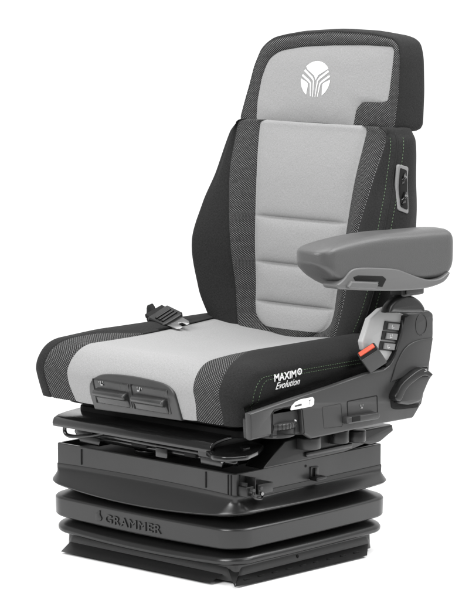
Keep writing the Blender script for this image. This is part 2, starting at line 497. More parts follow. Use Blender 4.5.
# ---- switch panel in the front of the cushion with two pull handles
def fpan(px, py, y=-.262): p = P(px, py, y=y); return (p.x, p.z)
tr = [fpan(88.5, 410.5), fpan(87, 396), fpan(88.3, 386), fpan(93, 378.5), fpan(104, 374.3), fpan(128, 376), fpan(153, 381), fpan(165, 385), fpan(172, 390.5), fpan(174.5, 399), fpan(175.5, 422)]
lean = lambda q: Vector((q.x, q.y+.30*max(0, .362-q.z), q.z))      # the front of the cushion leans back towards its foot
fp = prism("switch_panel", curve_poly(tr, (0, 10)), 'y', -.2612, -.240, M_PLAST, seat, .0030, warp=lean)
def handle(x0, x1, y):
    prism("recess", fillet([(x0, .324), (x1, .324), (x1, .3735), (x0, .3735)], .003), 'y', -.2634, -.2605, M_PLASTH, fp, .0008, warp=lean)
    lip = prism("pull_handle", curve_poly([(-.260, .3570), (-.2655, .3552), (-.2745, .3515), (-.2785, .3465), (-.2765, .3410), (-.2700, .3385), (-.2680, .332), (-.2660, .3250), (-.260, .3245)], (0, 8)),
                'x', x0+.003, x1-.004, M_PLASTH, fp, .004, warp=lean)
    box("gap", x0-.0038, x0+.0002, -.2642, -.259, .324, .374, M_DARK, fp, .0005, .0005, warp=lean)
    return lip
xa = P(94, 395, y=-.263).x; xb = P(128.3, 395, y=-.263).x; xc_ = P(131.8, 395, y=-.263).x; xd = P(167, 395, y=-.263).x
handle(xa, xb, 0); handle(xc_, xd, 0)
# little seat pictograms above the handles
def pict(cx, cz, flip):
    bm = bmesh.new(); y = -.2638
    f = -1 if flip else 1
    def bar(a, b, w=.0011):
        a = Vector((cx+f*a[0]*.0015, y, cz+a[1]*.0012)); b = Vector((cx+f*b[0]*.0015, y, cz+b[1]*.0012))
        add_tube(bm, [a, b], w, 6)
    bar((-1, 4), (0, -2)); bar((0, -2), (4, -2)); bar((0, -3.6), (4, -3.6), .0007); bar((4, 1), (4, 4), .0007); bar((-4, 0), (-4, 3), .0006)
    return finish(bm, "pictogram", M_THREADW, fp, None)
pict(xa+.020, .3670, False); pict(xc_+.022, .3668, True)

# ---- backrest
YC = cub([.38, .44, .50, .61, .744, .844, .89], [.222, .230, .238, .248, .266, .289, .302])
XE = cub([.38, .411, .424, .438, .456, .480, .505, .60, .744, .844, .89], [.030, .040, .062, .092, .106, .111, .1125, .123, .136, .1475, .15])
XS = cub([.38, .44, .50, .60, .68, .75, .84, .89], [.122, .138, .150, .168, .184, .198, .209, .212])
BS = cub([.38, .50, .60, .75, .84, .89], [.020, .021, .028, .017, .003, .002])
XC = cub([.38, .44, .50, .60, .68, .75, .83, .852, .89], [.190, .213, .242, .266, .259, .248, .236, .222, .200])
BK = cub([.38, .50, .60, .68, .75, .84, .89], [.026, .050, .054, .037, .015, .004, .002])
YB = cub([.38, .46, .52, .65, .73, .84, .89], [.275, .290, .308, .352, .366, .378, .378])
SEAMS = [.480, .563, .659]
zs = sorted(list(np.linspace(.385, .848, 103))+[s_+d_ for s_ in (.480, .563, .659) for d_ in (-.006, -.0033, -.0015, .0015, .0033)])
def back_half(z):
    yc, xe, xs, b, xc, k, yb = YC(z), XE(z), XS(z), BS(z), XC(z), BK(z), YB(z)
    # puff of the centre panel between its horizontal seams
    kn = [.40]+SEAMS+[.93]; gro = 0; puff = 0
    for s in SEAMS: gro += .0062*math.exp(-((z-s)/.0032)**2)+.0024*math.exp(-((z-s)/.012)**2)
    for a_, b_ in zip(kn, kn[1:]):
        if a_ <= z <= b_: puff = .0045*math.sin(math.pi*(z-a_)/(b_-a_))**.6
    half = []
    for i in range(17):
        t = i/16; x = xe*t; edge = 1-t**6
        half.append(Vector((x, yc-(puff-gro)*edge-.004*(1-t*t)+(.003 if i == 16 else 0), z)))
    for i in range(1, 11):
        t = i/10; x = xe+(xs-xe)*t; half.append(Vector((x, yc-b*sstep(t)-.005*math.sin(math.pi*t)**.7+(.0022 if i == 10 else 0), z)))
    for i in range(1, 9):
        t = i/8; x = xs+(xc-.018-xs)*t; half.append(Vector((x, yc-b-(k-b)*t**.8-.006*math.sin(math.pi*t), z)))
    p0 = half[-1].copy()
    for i in range(1, 8):
        a = math.pi/2*i/7; half.append(Vector((p0.x+.018*math.sin(a), p0.y+.024*(1-math.cos(a)), z)))
    p1 = half[-1].copy()
    for i in range(1, 13):
        t = i/12; half.append(Vector((p1.x-.030*t*t+.006*math.sin(math.pi*t), p1.y+(yb-p1.y)*t, z)))
    p2 = half[-1].copy()
    for i in range(1, 9):
        t = i/8; half.append(Vector((p2.x*(1-t), p2.y+.028*math.sin(math.pi/2*t)**.5, z)))
    return half
bh = [back_half(z) for z in zs]
# close the top and round it
for kk, (dz, f) in enumerate(((.0045, .992), (.0080, .972), (.0105, .94), (.012, .89))):
    last = bh[117]
    bh.append([Vector((p.x*f, .33+(p.y-.33)*f, last[0].z+dz)) for p in last])
rowsB = [[Vector((-p.x, p.y, p.z)) for p in h[:0:-1]]+h for h in bh]
bmid = len(rowsB[0])//2
def zoneB(v, u):
    k = abs(u+.5-bmid)
    z = rowsB[v][0].z
    if k < 16: return 0 if z > .4295 else 1
    return 1 if k < 26 else 2
back = grid_mesh("backrest", rowsB, [M_LIGHT, M_DOTS, M_BLACK], seat, zoneB)
# stitch rows: mesh seam on both sides, and the double row along the front edge of each flank
def colpath(j, sg, z0, z1, off=.0006, dx=0):
    out = []
    for z, h in zip(zs, bh):
        if z0 < z < z1:
            p = h[j]; a = h[j+1]-h[j-1]; n_ = Vector((a.y, -a.x, 0)).normalized()
            out.append(Vector((sg*(p.x+n_.x*off), p.y+n_.y*off, p.z)))
    return out
stitches("stitching", [colpath(27, 1, .44, .848)], M_THREADW, back, ln=.0035, gap=.0035, r=.00042)
stitches("stitching", [colpath(35, 1, .42, .846), colpath(41, 1, .42, .846)], M_THREADG, back, ln=.0042, gap=.003, r=.0005)
bm = bmesh.new()
for s in (1,): add_tube(bm, [p for p in colpath(38, s, .42, .872, off=-.0004)], .0016, 8)
finish(bm, "piping", M_BLACK, back, None)

# lumbar switch panel on the right flank
backT = tree_of(back)
def flank_x(y, z):
    h_ = backT.ray_cast(Vector((1, y, z)), Vector((-1, 0, 0)))
    return h_[0].x if h_[0] is not None else .25
_c = P(402, 188, x=.252); xs_ = flank_x(_c.y, _c.z)
onfl = lambda q: Vector((max(flank_x(q.y, q.z), xs_-.0015)+(q.x-xs_), q.y, q.z))
sw = [P(398.0, 164, x=xs_), P(408.4, 167, x=xs_), P(408, 175, x=xs_), P(404.8, 214, x=xs_), P(394.6, 210, x=xs_)]
def yz(v): return (v.y, v.z)
def dense(pts, n=6): return [Vector(pts[k-1]).lerp(Vector(pts[k]), t/n) for k in range(len(pts)) for t in range(n)]
quad_ = [yz(sw[0]), yz(sw[1]), yz(sw[3]), yz(sw[4])]
flank = prism("lumbar_switch_panel", dense(fillet(quad_, .006)), 'x', xs_-.004, xs_+.0022, M_PLAST3, back, .0015, warp=onfl)
qc_ = (sum(q[0] for q in quad_)/4+.0035, sum(q[1] for q in quad_)/4+.003)
prism("recess", fillet([(qc_[0]+(q[0]-qc_[0])*.66, qc_[1]+(q[1]-qc_[1])*.84) for q in quad_], .004), 'x', xs_-.003, xs_+.0029, M_DARK, flank, .0004, warp=onfl)
for (u0, v0) in ((403.6, 179), (401.6, 198)):
    c = P(u0, v0, x=xs_+.003); fx = flank_x(c.y, c.z)+.0022
    bm = bmesh.new(); add_tube(bm, [(fx, c.y-.006, c.z-.013), (fx+.003, c.y-.003, c.z-.006), (fx+.0045, c.y+.001, c.z+.002), (fx+.002, c.y+.005, c.z+.012)], [.003, .006, .0065, .003], 14)
    finish(bm, "rocker_switch", M_GLOSS, flank, None)

# ---- headrest: rings from the back face round the edge to the front panel
YH = lambda z: .330+(z-.86)*.17
WING = lambda x, z: -.021*(min(abs(x), .23)/.21)**2-.004*max(0, min(1, (.93-z)/.08))*(min(abs(x), .23)/.21)**3
def hz(px, py, y=.335): p = P(px, py, y=y); return p.x, p.z
def resample(pts, n, start_dir=None):
    p = [Vector(q) for q in pts]; p.append(p[0]); s = [0]
    for a, b in zip(p, p[1:]): s.append(s[-1]+(b-a).length)
    out = []
    for k in range(n):
        d = s[-1]*k/n; i = max(1, min(len(s)-1, int(np.searchsorted(s, d, side='right')))); t = (d-s[i-1])/max(1e-9, s[i]-s[i-1]); out.append(p[i-1].lerp(p[i], t))
    return out
# outline and light panel as polygons in x,z starting bottom centre, anticlockwise seen from the front
HO = [(0, .853), (.12, .849), (.205, .846), (.214, .86), (.211, .93), (.203, 1.00), (.192, 1.030), (.170, 1.042), (.10, 1.050), (0, 1.052),
      (-.10, 1.045), (-.165, 1.034), (-.192, 1.012), (-.206, .97), (-.217, .90), (-.222, .862), (-.217, .846), (-.12, .852)]
HOr = [.0, .1, .012, .02, .2, .1, .04, .05, .2, .2, .2, .06, .05, .1, .1, .02, .02, .1]
HL = [(0, .8545), (.082, .8515), (.086, .890), (.102, .905), (.176, .908), (.179, .93), (.181, 1.012), (.172, 1.021), (.10, 1.022), (0, 1.019),
      (-.08, 1.014), (-.14, 1.004), (-.166, .985), (-.178, .945), (-.181, .90), (-.178, .862), (-.173, .8525), (-.10, .8545)]
HLr = [0, .003, .02, .015, .004, .1, .012, .01, .3, .3, .2, .08, .06, .1, .1, .01, .01, .1]
NH = 256
def anchored(poly, rad):
    """resample so that the matching polygon corners of both curves get the same ring index"""
    n = len(poly); f = []
    for i in range(n):
        r_ = fillet(poly, rad, 6)
    full = [Vector(q) for q in fillet(poly, rad, 6)]
    # index of the curve point nearest to each polygon corner
    idx = [min(range(len(full)), key=lambda j: (full[j]-Vector(c)).length) for c in poly]
    return full, idx
fo, io = anchored(HO, HOr); fl_, il = anchored(HL, HLr)
def between(full, a, b, n):
    seq = full[a:b+1] if b >= a else full[a:]+full[:b+1]
    if len(seq) == 1: seq = seq*2
    s = [0]
    for p, q in zip(seq, seq[1:]): s.append(s[-1]+(q-p).length)
    out = []
    for k in range(n):
        d = s[-1]*k/n; i = max(1, min(len(s)-1, int(np.searchsorted(s, d, side='right')))); t = (d-s[i-1])/max(1e-9, s[i]-s[i-1]); out.append(seq[i-1].lerp(seq[i], t))
    return out
NP = 14
outl, ligh = [], []
for k in range(len(HO)):
    outl += between(fo, io[k], io[(k+1) % len(HO)], NP); ligh += between(fl_, il[k], il[(k+1) % len(HO)], NP)
def smooth_ring(r_, it=1):
    for _ in range(it): r_ = [(r_[i-1]+r_[i]*2+r_[(i+1) % len(r_)])/4 for i in range(len(r_))]
    return r_
outl = smooth_ring(outl, 3)
cen = Vector((0, .945))
def ins(ring, d):
    n = len(ring); o_ = []
    for i in range(n):
        t = (ring[(i+1) % n]-ring[i-1]); t.normalize(); nn = Vector((t.y, -t.x)); o_.append(ring[i]-nn*d)
    return o_
ringsH = []; zoneH = []
def put(r2, yf, z): ringsH.append([Vector((p.x, yf(p)+(WING(p.x, p.y) if len(ringsH) > 5 else 0), p.y)) for p in r2]); zoneH.append(z)
bk = lambda p: .405+(p.y-.86)*.10
put([cen+(p-cen)*.02 for p in outl], lambda p: bk(p)+.012, 2)
put([cen+(p-cen)*.5 for p in outl], lambda p: bk(p)+.011, 2)
put([cen+(p-cen)*.85 for p in outl], lambda p: bk(p)+.006, 2)
put(ins(outl, .010), lambda p: bk(p)+.001, 2)
put(ins(outl, .003), lambda p: bk(p)-.006, 2)
put(outl, lambda p: bk(p)-.018, 2)
for s in (.3, .6, .85): put(ins(outl, -.002*math.sin(math.pi*s)), lambda p: (bk(p)-.018)*(1-s)+(YH(p.y)+.016)*s, 2)
for a in (0, 18, 36, 54): put(ins(outl, .012*(1-math.cos(R(a)))), lambda p: YH(p.y)+.014*(1-math.sin(R(a))), 2)
base = ins(outl, .012*(1-math.cos(R(54))))
def mixr(a, b, t): return [p.lerp(q, t) for p, q in zip(a, b)]
yE = .014*(1-math.sin(R(54)))
for t in (.06, .14): put(mixr(base, ligh, t), lambda p: YH(p.y)+yE*(1-t)+ (.0015 if t == .06 else -.001), 1)
for t in (.3, .5, .7, .86): put(mixr(base, ligh, t), lambda p: YH(p.y)-.004*math.sin(math.pi*t), 1)
put(mixr(base, ligh, .97), lambda p: YH(p.y)+.0005, 1)
put(ligh, lambda p: YH(p.y)+.0018, 1)
lc = Vector((0, .94))
TT = (.985, .965, .94, .91, .87, .82, .75, .66, .55, .42, .28, .14, .03, .0005)
G = np.array([[[lc.x+(p.x-lc.x)*t, lc.y+(p.y-lc.y)*t] for p in ligh] for t in (1,)+TT])
wi = [1/((1,)+TT)[0]]
tt_ = np.array((1,)+TT)
for _ in range(1500):                       # relax the inner rings so that no corner leaves a crease
    up_ = (tt_[:-2]-tt_[1:-1])[:, None, None]; dn_ = (tt_[1:-1]-tt_[2:])[:, None, None]
    rad_ = (G[:-2]/up_+G[2:]/dn_)/(1/up_+1/dn_)
    tan_ = (np.roll(G[1:-1], 1, axis=1)+np.roll(G[1:-1], -1, axis=1))/2
    G[1:-1] = .6*rad_+.4*tan_
for q_, t in enumerate(TT): put([Vector(v) for v in G[q_+1]], lambda p: YH(p.y)-.0045*(1-t**6)+.0012, 0)
uvH = [(p.x+p.y, p.z) for r_ in ringsH for p in r_]
head = grid_mesh("headrest", ringsH, [M_LIGHT, M_DOTS, M_BLACK], seat, lambda v, u: zoneH[v+1] if zoneH[v+1] != zoneH[v] else zoneH[v], closed_u=True, uvs=uvH)
# dark posts that carry the headrest behind the backrest
for x in (-.07, .07):
    bm = bmesh.new(); add_tube(bm, [(x, .36, .80), (x, .368, .90)], .009, 14)
    finish(bm, "headrest_post", M_GLOSS, head, None)
# stitching round the light panel
# emblem: white disc split by branching grooves
el = P(315, 79.5, y=YH(.955)-.008); ex, ez = el.x, el.z
ea, eb = .0400, .0385
def eyy(x, z): return YH(z)-.0095
headT = tree_of(head)
def emb_poly(pts, bm):
    from mathutils.geometry import tessellate_polygon
    pp = [Vector((ex+a*ea, 0, ez+b*eb)) for a, b in pts]; vs = [bm.verts.new(p) for p in pp]
    for t_ in tessellate_polygon([pp]):
        try: bm.faces.new([vs[k] for k in t_])
        except ValueError: pass
bm = bmesh.new()
arc = lambda a0, a1, n=14: [(math.cos(R(a0+(a1-a0)*k/n)), math.sin(R(a0+(a1-a0)*k/n))) for k in range(n+1)]
emb_poly(arc(38, 137)+[(-.62, .52), (-.12, .20), (0, -.04), (.14, .24)], bm)
# upper pair of bands, lower pair of bands, and the lower wings
for sg in (1, -1):
    f = lambda L: [(a*sg, b) for a, b in L]
    emb_poly(f([(-.85, .44), (-.77, .53), (-.24, .15), (-.09, -.06), (-.065, -.95), (-.10, -.95), (-.17, -.08), (-.32, .06)]), bm)
    emb_poly(f([(-.95, .17), (-.90, .27), (-.44, -.03), (-.28, -.20), (-.22, -.92), (-.26, -.92), (-.36, -.24), (-.50, -.13)]), bm)
    emb_poly(f([(-.985, .02), (-.99, -.12), (-.91, -.40), (-.74, -.67), (-.53, -.85), (-.50, -.52), (-.49, -.24), (-.62, -.14)]), bm)
bmesh.ops.subdivide_edges(bm, edges=bm.edges[:], cuts=3, use_grid_fill=True)
for v in bm.verts: v.co.y = surf_y(headT, v.co.x, v.co.z, .33)-.0007
finish(bm, "emblem", M_WHITE, head, None)

# ---- armrest
arm = bpy.data.objects.new("armrest", None); scene.collection.objects.link(arm); arm.parent = seat
AT = cub([-.115, -.09, -.06, -.02, .03, .08, .15, .28, .31], [.650, .655, .660, .664, .667, .668, .666, .662, .652])
AB = cub([-.115, -.09, -.06, -.02, .03, .08, .15, .26, .31], [.622, .608, .588, .573, .567, .567, .568, .566, .590])
rows = []; ysA = [-.1104, -.110, -.109, -.107, -.104, -.100, -.095, -.089, -.082, -.076, -.07]+list(np.linspace(-.05, .27, 30))+[.276, .282, .289, .295, .300, .304, .306, .3069]
for y in ysA:
    f0 = max(0, 1-((-.074-y)/.0366)**2.3)**(1/2.3) if y < -.074 else 1
    f1 = max(0, 1-((y-.276)/.0310)**2.1)**(1/2.1) if y > .276 else 1
    f = max(.02, f0*f1); fz = .55+.45*f if f > .021 else .45
    zt, zb = AT(y), AB(y); zc = zt*.45+zb*.55; hx = .043*f**.8; hh = (zt-zb)/2*(f**.6)
    row = []
    for k in range(48):
        a = 2*math.pi*k/48; c, s = math.cos(a), math.sin(a); e = .36
        X = hx*math.copysign(abs(c)**e, c); Z = hh*math.copysign(abs(s)**e, s)
        q = Vector((.338+X*(1-.06*max(0, -s)), y, (zt+zb)/2+Z))
        q.z += .004*(1-(X/.043)**2) if s > 0 else 0
        row.append(q)
    rows.append(row)
pad = grid_mesh("arm_pad", rows, [M_ARM], arm, lambda v, u: 0, closed_u=True)
bm = bmesh.new(); bm.from_mesh(pad.data)
bmesh.ops.holes_fill(bm, edges=[e for e in bm.edges if e.is_boundary]); bm.to_mesh(pad.data); bm.free()
X_A = .381
def sx(px, py, x=X_A): p = P(px, py, x=x); return (p.y, p.z)
shell = [(337, 285), (341, 282), (345, 278), (350, 271.5), (357, 268), (374, 267.5), (396, 269), (408, 273), (420, 277.5), (431, 279.8), (441, 278), (449, 272), (449.5, 275), (444, 282), (432, 287), (418, 289.5), (395, 291), (364, 290.5), (347, 289.8), (339, 289)]
sh = prism("arm_shell", curve_poly([sx(*q, X_A+.002) for q in shell], (), 4), 'x', .345, X_A+.0025, M_ARM2, arm, .0035)
ho = prism("latch_recess", [sx(*q) for q in ((352, 277), (357, 275.3), (381.5, 276), (385, 279), (381, 287), (376, 286), (378, 281.5), (354, 280.5))], 'x', X_A, X_A+.0035, M_DARK, sh, .0006, .0015)
la = prism("latch_lever", [sx(*q, X_A+.006) for q in ((351, 281.3), (376.5, 282.3), (378, 284.5), (375, 289.3), (349, 288.6), (347.5, 286.5))], 'x', X_A-.004, X_A+.009, M_ARM2, sh, .003, .002)

# ---- pivot that carries the armrest
dm = bmesh.new()
prof = [P(386, 313, x=.345), P(389, 305, x=.345), P(395, 298.5, x=.345), P(403, 295, x=.345), P(411, 295.5, x=.345), P(418.5, 299.5, x=.345), P(423.5, 306, x=.345), P(425, 313, x=.345)]
dome = prism("arm_pivot_cover", curve_poly([yz(p) for p in prof], (0, 7), 5), 'x', .326, .350, M_PLASTB, arm, .009, 0, 6)
box("arm_pivot_block", .315, .352, .165, .235, .535, .585, M_PLASTB, arm, .004, .008)
box("hinge_plate", .3525, .356, .172, .222, .540, .575, M_PLAST, arm, .001, .004)

# ---- side console
con = [(249.4, 413.5), (290, 399.5), (330, 386.5), (368, 373), (384, 369.5), (391, 364), (396, 354), (402, 333), (405.3, 317), (408.5, 314), (429, 310), (433.5, 313.5), (433.5, 336), (428.5, 368), (421, 405), (413.5, 418),
       (381, 424), (338, 434), (300, 427), (297, 428), (296.2, 411), (293, 407), (287, 407.5), (271.5, 410.5), (270.5, 414), (271.5, 434.8), (262, 438), (250.8, 441)]
XP = .320
conr = [.002, .05, .05, .05, .01, .02, .04, .04, .004, .006, .02, .008, .05, .05, .03, .01, .03, .02, .001, .001, .004, .004, .004, .004, .003, .001, .02, .004]
# the part of the outline that dips for the front opening is traced in its own plate
conP = [sx(*q, XP) for q in con]
conB = [sx(*q, XP) for q in [(249.4, 413.5), (290, 399.5), (330, 386.5), (368, 373), (384, 369.5), (391, 364), (396, 354), (402, 333), (405.3, 317), (408.5, 314), (429, 310), (433.5, 313.5), (433.5, 336), (428.5, 368), (421, 405), (413.5, 418),
       (381, 424), (338, 433.5), (312, 439), (304, 434), (302, 410.5), (299, 407.3), (293, 407), (274.5, 410.7), (271.5, 414.5), (272.5, 435.3), (250.8, 441)]]
conR = [.002, .05, .05, .05, .01, .02, .04, .04, .004, .006, .02, .008, .05, .05, .03, .01, .03, .02, .002, .003, .002, .004, .004, .004, .004, .002, .004]
cons = prism("side_console", fillet(conB, conR), 'x', XP-.014, XP, M_PLAST, seat, .0045, angle=30)
prism("inner_frame", [(p[0], p[1]-.004) for p in fillet([sx(*q, .305) for q in [(250, 417), (290, 402), (330, 389), (368, 375.5), (384, 372), (391, 366), (398, 366), (405, 350), (408.5, 318), (429, 314), (433, 316), (428.5, 368), (421, 402), (413.5, 412), (338, 428), (312, 434), (304, 408), (274.5, 408), (271.5, 433), (262, 436), (251.2, 438)]], .003)], 'x', .284, XP-.0135, M_PLASTB, cons, .003)
# thin raised outlines of the covers
def outline_bead(name, pts, w, x, parent, m, rad=.004, h=.0006):
    pts = fillet(pts, rad); bm = bmesh.new()
    path = [Vector((x, p[0], p[1])) for p in pts]; n = len(path)
    R4 = []
    for i in range(n):
        t = (path[(i+1) % n]-path[i-1]).normalized(); nn = Vector((0, t.z, -t.y))
        R4.append([bm.verts.new(path[i]+nn*w*c+Vector((h*d, 0, 0))) for c, d in ((-1, -1), (-.6, 1), (.6, 1), (1, -1))])
    for i in range(n):
        for k in range(4): bm.faces.new((R4[i-1][k-1], R4[i-1][k], R4[i][k], R4[i][k-1]))
    return finish(bm, name, m, parent, None)
outline_bead("blank_cover", [sx(*q, XP) for q in ((322, 407.5), (341, 403.5), (342.5, 426.5), (324, 428.5))], .0009, XP, cons, M_PLASTB)
outline_bead("control_frame", [sx(*q, XP) for q in ((347, 401.5), (377, 395.5), (377.3, 412), (376.8, 415.5), (348, 419))], .0014, XP, cons, M_DARK)
lv = prism("height_lever", [sx(*q, XP+.012) for q in ((346.5, 417.5), (360, 415.3), (378.5, 412.4), (380, 415.5), (378, 419), (347.5, 424.3))], 'x', XP-.002, XP+.014, M_PLAST, cons, .003, .003)
prism("lever_slot", [sx(*q, XP+.001) for q in ((347, 416.3), (355, 415.0), (355, 420), (347, 421.3))], 'x', XP-.002, XP+.0155, M_DARK, cons, .001, .001)
# white instruction label with small print
lb = prism("instruction_label", fillet([sx(*q, XP) for q in ((290.3, 410.5), (291.5, 406), (295, 402), (300.5, 399.3), (312.5, 397.0), (314, 399), (313.8, 404.2), (311.5, 406.4))], .0025), 'x', XP-.001, XP+.0008, M_WHITE, cons, .0003)
bml = bmesh.new(); a = P(295.5, 407.0, x=XP+.0008); b = P(307, 404.0, x=XP+.0008)
bmt = text_bm("GRAMMER", .0052, .0001, (P(294.8, 407.2, x=XP+.0012), (b-a).normalized(), Vector((0, -(b-a).normalized().z, (b-a).normalized().y)), (1, 0, 0)), bold=.0002, sx=.85)
c = P(309.8, 402.6, x=XP+.001)
add_tube(bmt, [(XP+.0009, c.y-.003, c.z+.004), (XP+.0009, c.y+.004, c.z+.005)], .0005, 6); add_tube(bmt, [(XP+.0009, c.y+.0005, c.z+.0045), (XP+.0009, c.y+.0005, c.z-.004)], .0005, 6)
finish(bmt, "small_print", M_PRINT, lb, None)
# round screw cover
cc = P(421, 324.5, x=XP)
bm = bmesh.new(); add_ring(bm, (cc.y, cc.z), 'x', .0185, .0170, XP-.001, XP+.0008, 48, 1.22); finish(bm, "round_cover", M_PLASTB, cons, None)
# long raised shoulder across the tall rear part
prism("shoulder_cover", curve_poly([sx(*q, XP+.003) for q in ((433.2, 338), (421, 339.5), (411, 343.5), (404, 350), (399, 359), (395.5, 368), (391.5, 382), (402, 378), (412, 370.5), (424, 367.5), (429.0, 366.5))], (0, 6, 10)), 'x', XP-.002, XP+.003, M_PLAST, cons, .0028)
# pictograms on the console
def pict2(px, py, s=1.0, mir=1):
    c = P(px, py, x=XP+.0006); bm = bmesh.new()
    def bar(a, b, w=.0007): add_tube(bm, [(c.x, c.y+mir*a[0]*.001*s, c.z+a[1]*.001*s), (c.x, c.y+mir*b[0]*.001*s, c.z+b[1]*.001*s)], w, 6)
    bar((-3, 4), (-2, -2), .001); bar((-2, -2), (3, -2), .001); bar((-3, -4), (3, -4)); bar((4, 0), (4, 4), .0006)
    finish(bm, "pictogram", M_THREADW, cons, None)
pict2(361.5, 406.5)
# front opening: turning knob for the weight setting
op = prism("knob_recess", fillet([sx(*q, .306) for q in ((272, 414), (300, 409), (304, 409), (304, 432), (272, 438))], .002), 'x', .298, .308, M_PLAST, cons, .001)
outline_bead("opening_rim", [sx(*q, XP) for q in ((270.8, 436), (270.3, 413.5), (273.5, 409.8), (293, 406), (299.8, 406.4), (302.8, 410), (304.8, 434))], .0010, XP-.001, cons, M_DARK, .003)
pc = P(294.8, 420.7, x=.3085); bm = bmesh.new(); add_tube(bm, [(.3085, pc.y-.0015, pc.z+.001), (.3085, pc.y+.0015, pc.z-.001)], .0028, 8); finish(bm, "pictogram", M_WHITE, cons, None)
kc = P(283.5, 428, x=.305)
kn = prism("turning_knob", circ(.270, kc.y, .0505, 64), 'z', .305, .318, M_PLAST, cons, .004)
prism("knob_collar", circ(.272, kc.y+.004, .045, 48), 'z', .288, .305, M_PLASTB, kn, .002)
bm = bmesh.new()
for k in range(36):
    a = 2*math.pi*k/36; add_tube(bm, [(.270+.0507*math.cos(a), kc.y+.0507*math.sin(a), .306), (.270+.0507*math.cos(a), kc.y+.0507*math.sin(a), .317)], .0009, 6)
finish(bm, "grip_ribs", M_PLASTB, kn, None)

# plate with three push buttons, leaning in towards the sitter
def tilt(q): return q
XB = XP-.0105
bp_ = [(381, 309), (388, 307), (407, 316), (403, 334), (397.5, 353), (391, 361), (379, 366), (364, 350), (362.5, 342), (370, 319)]
plate = prism("switch_plate", [sx(*q, XB) for q in bp_], 'x', XB-.014, XB, M_PLAST2, seat, .003, .006)
fr = [(404.5, 316), (409, 315), (405, 334), (399.5, 354), (392, 365), (386, 368), (386, 364.5), (391, 360), (396.5, 350), (402, 332)]
prism("plate_border", [sx(*q, XP-.002) for q in fr], 'x', XP-.03, XP-.0015, M_DARK, plate, .001, .002)
for k, (a, b) in enumerate(((393.2, 326.3), (391.2, 336.0), (388.8, 346.2))):
    quad = [(a-8.5, b-5.3), (a+8.7, b-3.4), (a+7.0, b+5.6), (a-10.2, b+3.6)]
    hs = prism("button_housing", [sx(*q, XB+.001) for q in quad], 'x', XB-.002, XB+.003, M_PLASTB, plate, .001, .0015)
    quad = [(a-4.6, b-3.4), (a+6.0, b-2.2), (a+4.8, b+3.9), (a-5.8, b+2.8)]
    bt = prism("push_button", [sx(*q, XB+.004) for q in quad], 'x', XB, XB+.0065, M_PLAST3, hs, .0012, .001)
    c = P(a, b+.3, x=XB+.0067); bm = bmesh.new()
    add_tube(bm, [(c.x, c.y-.004, c.z-.003), (c.x, c.y-.003, c.z+.004)], .0006, 6); add_tube(bm, [(c.x, c.y-.004, c.z-.003), (c.x, c.y+.003, c.z-.0025)], .0006, 6)
    if k == 1: add_tube(bm, [(c.x, c.y+.002, c.z-.001), (c.x, c.y+.003, c.z+.004)], .0006, 6)
    finish(bm, "button_symbol", M_WHITE, bt, None)

# recliner lever at the rear of the console
rc = [(394.5, 405.5), (393, 399), (394.5, 389), (402, 377), (413, 370), (420, 366.5), (425, 367), (432.5, 374.5), (431, 377.5), (424, 378), (416, 383), (408, 392), (403, 402), (399, 407)]
rec = prism("lever_pocket", curve_poly([sx(*q, XP+.002) for q in ((391.5, 404), (393.5, 388), (401, 375), (412, 368), (424, 365.3), (428, 369), (424, 378), (415, 382), (407, 392), (403, 403), (419.5, 403.5), (418, 407.5), (396, 409.5))], (10, 11)), 'x', XP-.003, XP+.0012, M_DARK, cons, .0006)
lev = prism("recliner_lever", curve_poly([sx(*q, XP+.013) for q in ((399, 403.5), (402, 393), (408, 384), (417, 377.5), (425, 374), (430.5, 373.3), (432.5, 376), (429.5, 381), (426, 389), (421, 401.5), (410, 405))], (0, 9)), 'x', XP-.004, XP+.013, M_PLAST, cons, .005)
lev2 = prism("lever_top", curve_poly([sx(*q, XP+.019) for q in ((396, 398), (401, 386), (409, 377.5), (420, 369.5), (426, 368.5), (433.5, 374.3), (431, 377), (424.5, 376), (416, 381), (407, 389.5), (401, 401))], (5,)), 'x', XP-.004, XP+.019, M_PLASTB, lev, .003)
c = P(425.5, 371.0, x=XP+.0195); bm = bmesh.new()
add_tube(bm, [(c.x, c.y-.004, c.z-.001), (c.x, c.y+.004, c.z+.000)], .0009, 6); add_tube(bm, [(c.x, c.y-.002, c.z+.003), (c.x, c.y+.004, c.z+.0035)], .0009, 6)
finish(bm, "pictogram", M_THREADW, lev2, None)

# ---- belt buckle with red release button (right of the cushion)
bk_ = bpy.data.objects.new("belt_buckle", None); scene.collection.objects.link(bk_); bk_.parent = seat
def oriented(bmx, org, rt, up, out):
    for v in bmx.verts: v.co = Vector(org)+Vector(rt)*v.co.x+Vector(up)*v.co.y+Vector(out)*v.co.z

def framed(org, U, V):
    """maps local (u, v, w) to the world along two directions and their normal"""
    U = Vector(U).normalized(); V = Vector(V); V = (V-U*V.dot(U)).normalized(); W = U.cross(V); org = Vector(org)
    return lambda q: org+U*q.x+V*q.y+W*q.z
Lx = Vector((0, .69, -.72)).normalized(); Bx = Vector((0, .72, .69)).normalized()
Wd = (Vector((1, 0, 0))*.6+Bx*.8).normalized()
fr_ = framed(P(367.5, 351.5, x=.322), Wd, Lx.cross(Wd)); w_ = lambda q: fr_(q)
